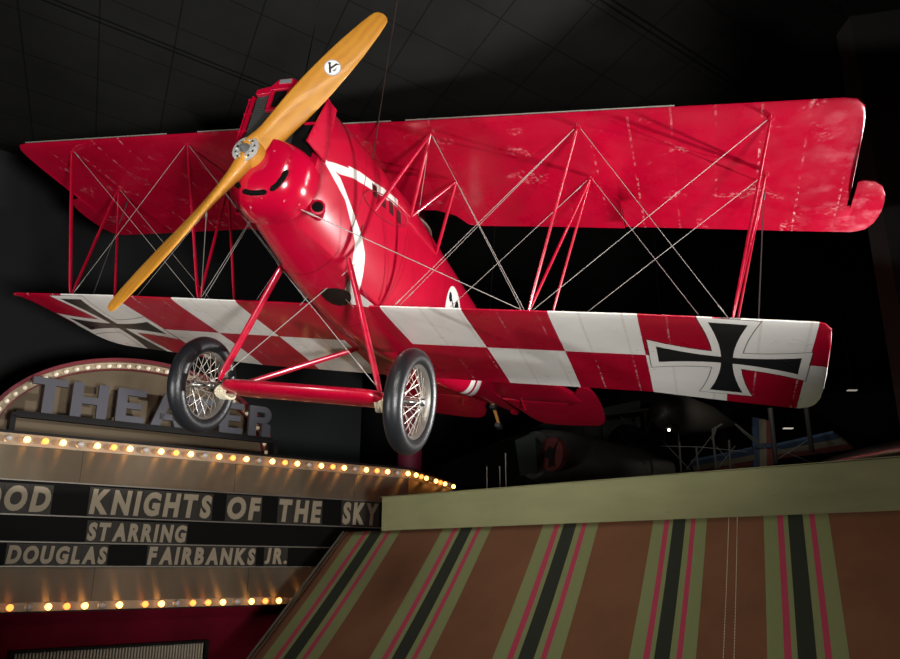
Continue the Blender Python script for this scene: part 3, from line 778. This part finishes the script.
tL, tR, LEN = 4.52, -3.0, 2.75
top0 = 2.145
def AP(t, s, off=0):
    nrm = np.cross(gd, AWD); nrm /= np.linalg.norm(nrm)
    if nrm[2] < 0: nrm = -nrm
    return gP+gd*t+np.array([0,0,top0])-AWD*s+nrm*off-inv
nt_, ns_ = 60, 24
vs, fs, uvs = [], [], []
for i in range(nt_+1):
    for j in range(ns_+1):
        t = tL+(tR-tL)*i/nt_; s = LEN*j/ns_
        sag = -.02*math.sin(PI*j/ns_)+.004*math.sin(t*5)*math.sin(PI*j/ns_)
        rnd = -.05*(1-min(1, s/.12))**2*.0
        vs.append(AP(t, s, sag)); uvs.append((t, s))
k = ns_+1
for i in range(nt_):
    for j in range(ns_): fs.append((i*k+j, i*k+j+1, (i+1)*k+j+1, (i+1)*k+j))
me = bpy.data.meshes.new('canvas'); me.from_pydata([tuple(map(float, q)) for q in vs], [], fs)
ul = me.uv_layers.new(name='UVMap')
for lp in me.loops: ul.data[lp.index].uv = uvs[lp.vertex_index]
me.materials.append(m.m)
for p in me.polygons: p.use_smooth = True
o = bpy.data.objects.new('canvas', me); C.objects.link(o); o.parent = aw
so = o.modifiers.new('solid', 'SOLIDIFY'); so.thickness = .012
M_pipe = Mat('awning_edge_piping', (.05,.045,.03), .7).m
MB().path([AP(tL+.01, s_, .006) for s_ in np.linspace(0, LEN, 12)], .014, 8).build('edge_piping', M_pipe, aw)
MB().path([AP(tL-.07, s_, .010) for s_ in np.linspace(0, LEN, 12)], .006, 6).build('edge_seam', M_pipe, aw)
M_thread = Mat('white_thread', (.40,.36,.28), .8).m
for px in (729, 737.5):
    st = MB(); t = t_at(px); s_ = .02
    while s_ < LEN-.05:
        st.tube(AP(t, s_, -.016*math.sin(PI*s_/LEN)+.004), AP(t, s_+.022, -.016*math.sin(PI*s_/LEN)+.004), .0028, n=5); s_ += .034
    st.build('stitch_line', M_thread, aw)
# side gusset and front bar of the awning
gs = MB(); a0 = AP(tL, 0, -.015); a1 = AP(tL, LEN, -.015); a2 = np.array([a0[0], a0[1], a1[2]])
nn = gd*.01
gs.add([a0, a1, a2, a0+nn, a1+nn, a2+nn], [(0,1,2),(5,4,3),(0,3,4,1),(1,4,5,2),(2,5,3,0)])
gs.build('side_gusset', Mat('brown_canvas', (.07,.03,.014), .85).m, aw)
MB().tube(AP(tL, LEN, -.02), AP(tR, LEN, -.02), .025, n=12).build('front_bar', M_rail, aw)
for t in (4.3, -2.8):
    q = AP(t, LEN, -.03)+inv
    MB().tube(q-inv, np.array([q[0], q[1], 0])-inv, .025, n=12).build('post', M_rail, aw)

# ================================================================== ROOM
def struct(mb, name, mat): o = mb.build(name, mat, smooth=0); o['kind'] = 'structure'; return o
m = Mat('ceiling_tiles', (.02,.02,.02), .9, spec=.1)
x_, y_, z_ = m.coords()
def nrm(az): a = math.radians(az); return math.cos(a), -math.sin(a)
na, nb = nrm(51.5), nrm(-24)
A_ = x_*na[0]+y_*na[1]; B_ = x_*nb[0]+y_*nb[1]
ga = ((A_+.33).mod(1.0)-.5).abs().lt(.012); gb = ((B_+.18).mod(1.02)-.51).abs().lt(.012)
gc = ((A_+5.66+2.35).mod(4.7)-2.35).abs(); seam = gc.gt(.03)*gc.lt(.07)
c = m.mix((.015,.015,.0138), (.011,.011,.0104), m.noise(1.2, 4, (1,1,1), .3, .7))
c = m.mix(c, (.0015,.0015,.0015), ga.mx(gb)*.6); c = m.mix(c, (.001,.001,.001), seam*.8)
m.out(c); M_ceil = m.m
struct(MB().box((-14,-6,HC),(20,34,HC+.2)), 'ceiling', M_ceil)
struct(MB().box((-14,-6,-.2),(20,34,0)), 'floor', Mat('dark_floor', (.03,.03,.03), .5).m)
M_wall = Mat('dark_grey_green_wall', (.045,.050,.048), .8)
c = M_wall.mix((.015,.0175,.017), (.010,.012,.0115), M_wall.noise(.5, 3, (1,1,1), .35, .7)); M_wall.out(c); M_wall = M_wall.m
struct(MB().box((-14,33.8,0),(20,34,HC)), 'wall_back', Mat('gallery_back_wall', (.012,.013,.014), .9).m)
struct(MB().box((-14,-6,0),(-13.8,34,HC)), 'wall_left', Mat('gallery_left_wall', (.012,.013,.014), .9).m)
struct(MB().box((19.8,-6,0),(20,34,HC)), 'wall_right', Mat('gallery_right_wall', (.012,.013,.014), .9).m)
struct(MB().box((-14,-6,0),(20,-5.8,HC)), 'wall_front_room', Mat('gallery_near_wall', (.012,.013,.014), .9).m).name = 'wall_near'
vE = onplane(360, 450, mqP+np.array([-d51[1], d51[0], 0])*5.0, np.array([d51[1], -d51[0], 0]))
uE = float((vE-mqP).dot(d51))
local_struct(MB().box((-16,5.0,0), (uE,5.2,HC)), 'wall_behind_marquee', M_wall)
rp = at(847,0,11.0); re = at(900,0,11.0)
q = MB(); w_ = np.array([1.0,-.25,0])*3.5
P = [np.array([rp[0],rp[1]]), np.array([rp[0]+w_[0], rp[1]+w_[1]]), np.array([rp[0]+w_[0], rp[1]+w_[1]+.4]), np.array([rp[0], rp[1]+.4])]
q.prism(P, lambda p, s: (p[0], p[1], 3.2+(HC-3.2)*s)); struct(q, 'wall_bulkhead', Mat('bulkhead_grey', (.035,.035,.032), .8).m)
# red column right of the marquee wall
cl = at(409.5, 470, 15.2)
tag(MB().revolve((cl[0], cl[1], 0), (0,0,1), [(.25,0),(.25,.3),(.235,.32),(.235,8.7),(.26,8.72),(.26,HC)], 28).build('column', Mat('maroon_column', (.12,.0015,.018), .6).m),
    'dark red round column behind the front wheel of the biplane', 'column')

# ================================================================== DARK AIRCRAFT BEHIND
def W(u, v, d): return at(u, v, d)
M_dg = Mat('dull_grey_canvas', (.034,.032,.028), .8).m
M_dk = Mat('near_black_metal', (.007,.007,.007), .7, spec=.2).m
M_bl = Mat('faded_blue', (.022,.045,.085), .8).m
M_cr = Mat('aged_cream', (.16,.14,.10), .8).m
M_rd = Mat('faded_red', (.12,.028,.02), .8).m
def slab(mb, P, th, mi=0):
    P = [np.array(p) for p in P]; n = np.cross(P[1]-P[0], P[2]-P[0]); n /= np.linalg.norm(n); k = len(P)
    mb.add([p-n*th/2 for p in P]+[p+n*th/2 for p in P], [tuple(range(k-1,-1,-1)), tuple(range(k, 2*k))]+[(i,(i+1)%k,k+(i+1)%k,k+i) for i in range(k)], mi); return mb
# (1) grey aircraft with a red disc and dark bird
ga_ = empty('grey_aircraft', W(560,470,15)); i0 = np.array(W(560,470,15))
tag(ga_, 'dim grey aircraft body with a red disc and dark bird emblem behind the green board', 'airplane')
def rel(p): return np.array(p)-i0
cA, cB = rel(W(533,455,14.6)), rel(W(668,470,16.5)); ax0 = (cB-cA)/np.linalg.norm(cB-cA); LL = np.linalg.norm(cB-cA)
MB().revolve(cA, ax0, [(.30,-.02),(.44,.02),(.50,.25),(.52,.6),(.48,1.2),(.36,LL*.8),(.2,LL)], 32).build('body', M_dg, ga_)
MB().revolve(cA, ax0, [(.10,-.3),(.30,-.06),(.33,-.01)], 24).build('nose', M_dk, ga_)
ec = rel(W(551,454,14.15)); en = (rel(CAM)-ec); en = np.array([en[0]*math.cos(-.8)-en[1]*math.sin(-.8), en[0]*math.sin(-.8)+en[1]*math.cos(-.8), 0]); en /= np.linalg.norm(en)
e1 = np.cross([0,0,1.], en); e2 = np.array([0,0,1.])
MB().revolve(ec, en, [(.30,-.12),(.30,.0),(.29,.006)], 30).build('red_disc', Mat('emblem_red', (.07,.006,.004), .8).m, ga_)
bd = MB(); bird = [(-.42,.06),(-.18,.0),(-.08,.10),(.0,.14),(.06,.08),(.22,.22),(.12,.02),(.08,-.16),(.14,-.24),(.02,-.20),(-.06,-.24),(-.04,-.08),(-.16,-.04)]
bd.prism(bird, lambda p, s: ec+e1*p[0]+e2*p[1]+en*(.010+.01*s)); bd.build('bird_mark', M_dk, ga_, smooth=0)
wgm = slab(MB(), [rel(W(515,440,14.0)), rel(W(535,432,14.0)), rel(W(537,472,14.0)), rel(W(520,476,14.0))], .05); wgm.build('side_panel', Mat('dark_green_panel', (.007,.010,.007), .8, spec=.2).m, ga_)
for u in (487, 500, 506):
    p = W(u, 478 if u != 506 else 480, 12.5); q2 = p.copy(); q2[2] = W(u, 466 if u != 506 else 452, 12.5)[2]; p[2] = 0
    t = MB().tube(p, q2, .010, n=8).revolve((p[0],p[1],0),(0,0,1),[(.035,0),(.035,.02),(.012,.04)],16)
    tag(t.build('stanchion', Mat('pale_post', (.16,.16,.15), .5).m), {487:'left slender pale post standing behind the green header board',500:'middle slender pale post standing behind the green header board',506:'right and tallest slender pale post standing behind the green header board'}[u], 'post')
pt = MB(); slab(pt, [W(440,466,23), W(560,416,23), W(640,400,23), W(640,478,23), W(440,486,23)], .1)
o = pt.build('wall_partition', Mat('partition_dark', (.022,.023,.022), .8).m); o['kind'] = 'structure'
MB().tube((0,0,-i0[2]), (0,0,.1), .06, n=12).build('stand_post', M_dk, ga_)
# (2) dark biplane with engine, struts and wires
db = empty('dark_biplane', W(630,470,19)); i1 = np.array(W(630,470,19))
tag(db, 'near-black biplane front with crossed struts and wires above the green board', 'airplane')
D = lambda u, v, d=13: np.array(W(u,v,d+6))-i1
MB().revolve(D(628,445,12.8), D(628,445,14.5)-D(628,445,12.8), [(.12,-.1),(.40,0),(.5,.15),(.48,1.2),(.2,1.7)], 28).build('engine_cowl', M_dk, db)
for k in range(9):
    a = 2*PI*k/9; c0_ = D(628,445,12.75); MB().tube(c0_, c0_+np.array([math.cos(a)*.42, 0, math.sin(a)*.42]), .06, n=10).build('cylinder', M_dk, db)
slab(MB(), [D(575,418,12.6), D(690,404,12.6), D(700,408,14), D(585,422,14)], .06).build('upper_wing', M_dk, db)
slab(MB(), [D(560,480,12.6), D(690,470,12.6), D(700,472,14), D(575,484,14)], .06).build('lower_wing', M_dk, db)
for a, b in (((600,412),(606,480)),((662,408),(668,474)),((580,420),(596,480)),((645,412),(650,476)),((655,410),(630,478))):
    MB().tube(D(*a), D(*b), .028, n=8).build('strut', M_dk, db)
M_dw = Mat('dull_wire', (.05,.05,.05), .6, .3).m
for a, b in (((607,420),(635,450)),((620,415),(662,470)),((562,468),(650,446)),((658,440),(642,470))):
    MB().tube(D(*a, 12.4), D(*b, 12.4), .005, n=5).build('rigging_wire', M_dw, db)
MB().tube(D(630,445,13.6), np.array([*D(630,445,13.6)[:2], -i1[2]]), .06, n=12).build('stand_post', M_dk, db)
# (3) hanging dark nacelle
nc = empty('dark_nacelle', W(700,415,15)); i2 = np.array(W(700,415,15)); Nn = lambda u, v, d=15: np.array(W(u,v,d))-i2
tag(nc, 'dark torpedo-shaped nacelle with thin struts below the checkered wing', 'aircraft')
aN, bN = Nn(658,411,14.2), Nn(735,424,16)
dd = bN-aN; Ln = np.linalg.norm(dd)
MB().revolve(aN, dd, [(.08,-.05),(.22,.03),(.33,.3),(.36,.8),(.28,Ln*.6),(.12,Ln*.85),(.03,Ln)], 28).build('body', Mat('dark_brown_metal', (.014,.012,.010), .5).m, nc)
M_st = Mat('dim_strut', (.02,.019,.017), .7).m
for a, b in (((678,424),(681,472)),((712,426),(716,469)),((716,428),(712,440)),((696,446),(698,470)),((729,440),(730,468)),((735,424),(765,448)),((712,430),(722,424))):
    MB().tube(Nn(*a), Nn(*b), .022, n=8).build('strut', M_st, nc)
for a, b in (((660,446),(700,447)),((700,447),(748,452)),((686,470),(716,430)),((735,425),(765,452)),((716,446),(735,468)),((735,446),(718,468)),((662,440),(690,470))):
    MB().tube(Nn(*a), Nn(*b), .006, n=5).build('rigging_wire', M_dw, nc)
# (4) tricolour tailed biplane
tb = empty('tricolor_biplane', W(770,460,17)); i3 = np.array(W(770,460,17)); Tn = lambda u, v, d=17: np.array(W(u,v,d))-i3
tag(tb, 'biplane with blue, cream and red striped wing and rudder behind the green board', 'airplane')
def chord3(p0, p1, q0, q1):    # stripes between front line p0-p1 and rear line q0-q1
    mb = MB(); n = 3
    for k in range(n):
        a = p0+(q0-p0)*k/n; b = p1+(q1-p1)*k/n; c_ = p1+(q1-p1)*(k+1)/n; d_ = p0+(q0-p0)*(k+1)/n
        slab(mb, [a,b,c_,d_], .06, k)
    return mb
chord3(Tn(775,445,16.5), Tn(833,432,15.8), Tn(776,458,16.8), Tn(854,448,16.1)).build('striped_wing', [M_bl, M_cr, M_rd], tb)
chord3(Tn(690,461,17.4), Tn(752,448,16.8), Tn(696,474,17.7), Tn(758,464,17.1)).build('striped_wing', [M_bl, M_cr, M_rd], tb)
rd = MB()
for k, (u0, u1) in enumerate(((752,758.5),(758.5,765.5),(765.5,772))):
    slab(rd, [Tn(u0,417+k*1.5), Tn(u1,418+k*1.5), Tn(u1+1,466), Tn(u0+1,467)], .05, k)
rd.build('rudder', [M_bl, M_cr, M_rd], tb)
slab(MB(), [Tn(756,444,16.9), Tn(772,443,16.9), Tn(773,447,16.9), Tn(756,448,16.9)], .05).build('rudder_brace', M_bl, tb)
for a, b in (((770,408),(776,463)),((806,405),(812,452))):
    MB().tube(Tn(*a, 14), Tn(*b, 14), .045, n=8).build('strut', M_dk, tb)
for a, b in (((776,448),(810,462)),((776,460),(808,440)),((812,450),(850,462))):
    MB().tube(Tn(*a, 14.2), Tn(*b, 14.2), .006, n=5).build('rigging_wire', M_dw, tb)
# (5) pale polished fuselage at the right edge
pf = MB(); a5, b5 = W(815,466,12.5), W(925,446,11.6)
pe = empty('polished_aircraft', (b5[0], b5[1], 0)); ip = np.array([b5[0], b5[1], 0])
tag(pe, 'sliver of polished pale fuselage at the right edge above the green board', 'airplane')
MB().revolve(a5-ip, b5-a5, [(.02,0),(.09,.3),(.14,.8),(.17,1.5),(.17,2.0)], 24).build('fuselage', Mat('polished_aluminium', (.35,.34,.32), .3, .8).m, pe)
MB().tube((0,0,0), (0,0,b5[2]), .05, n=12).build('stand_post', M_dk, pe)
# small lamps in the dark gallery
for (u, v, d, sx, st, lab) in ((669,430,14.0,.022,14,'small bright round lamp glowing among the dark struts'), (788,428,19,.12,.45,'dim oblong ceiling lamp under the tip of the checkered wing'), (852,390,19,.12,.25,'faint oblong ceiling lamp right of the checkered wing tip')):
    p = W(u, v, d); lp = empty('gallery_lamp', p); tag(lp, lab, 'lamp')
    g = MB()
    if sx < .1: g.sphere((0,0,0), sx, 12, 8)
    else: g.box((-.11,-.05,-.02),(.11,.05,.0))
    g.build('lens', Mat('lamp_glow', (.8,.8,.7), .4, emit=(1,.92,.75), es=st).m, lp)
    hz = MB().box((-.12,-.06,0),(.12,.06,.05)) if sx > .1 else MB().box((-.05,-.05,.03),(.05,.05,.09))
    hz.tube((0,0,.05),(0,0,HC-p[2]),.006,n=6); hz.build('housing', M_dk, lp)

# ================================================================== LIGHTS
def spot(name, loc, target, power, size_deg, blend, radius, col=(1,1,1)):
    l = bpy.data.lights.new(name, 'SPOT'); l.energy = power; l.spot_size = math.radians(size_deg); l.spot_blend = blend; l.shadow_soft_size = radius; l.color = col
    o = bpy.data.objects.new(name, l); C.objects.link(o); o.location = Vector(loc)
    d = Vector(target)-Vector(loc); o.rotation_euler = d.to_track_quat('-Z', 'Y').to_euler(); return o
def area(name, loc, target, power, sx, sy, col=(1,1,1), spread=180):
    l = bpy.data.lights.new(name, 'AREA'); l.energy = power; l.shape = 'RECTANGLE'; l.size = sx; l.size_y = sy; l.color = col; l.spread = math.radians(spread)
    o = bpy.data.objects.new(name, l); C.objects.link(o); o.location = Vector(loc)
    d = Vector(target)-Vector(loc); o.rotation_euler = d.to_track_quat('-Z', 'Y').to_euler(); return o
spot('camera_side_light', (2.4,-2.4,.5), p2w((.0,1.4,.75)), 4600, 54, .4, .5, (1,.985,.96))
spot('left_light', (-6.5,1.5,1.0), p2w((-1.5,1.5,.5)), 1300, 60, .5, .2, (1,.985,.96))
spot('uplight_right', p2w((8,6,-.2)), p2w((1.2,1.9,1.33)), 4400, 62, .3, .05, (1,.98,.95))
area('awning_light', (.5,-2.0,6.8), G(.5,-1.0,1.3), 55, 1.5, 1.5, (1,.95,.85), 55)
spot('marquee_light', (-3.5,5,6.8), (mqP[0]-3, mqP[1]-2, 2.2), 50, 55, .8, .5, (1,.95,.88))
spot('gallery_fill', W(770,380,13.0), W(715,445,17.5), 110, 95, .6, .1, (1,.93,.82))  # added fill spot lifting the dim aircraft behind, not a gallery fixture
spot('wall_column_fill', (-1.3,13.2,8.6), (-1.7,15.2,3.6), 260, 70, .9, .15, (.85,1,.95))  # added unseen spot brightening the wall behind the marquee and the red column
w = bpy.data.worlds.new('world'); bpy.context.scene.world = w; w.use_nodes = True
w.node_tree.nodes['Background'].inputs[0].default_value = (.5,.55,.6,1); w.node_tree.nodes['Background'].inputs[1].default_value = .02

# ================================================================== CAMERA
cam = bpy.data.cameras.new('camera'); co = bpy.data.objects.new('camera', cam); C.objects.link(co)
cam.sensor_width = 36; cam.sensor_fit = 'HORIZONTAL'; cam.lens = FPX/900*36; cam.clip_end = 200
co.matrix_world = Matrix([[M[0][0], -M[0][1], -M[0][2], CAM[0]], [M[1][0], -M[1][1], -M[1][2], CAM[1]], [M[2][0], -M[2][1], -M[2][2], CAM[2]], [0,0,0,1]])
S = bpy.context.scene; S.camera = co
S.view_settings.view_transform = 'Standard'; S.view_settings.look = 'None'; S.view_settings.gamma = 1; S.view_settings.exposure = 0; S.view_settings.use_curve_mapping = False
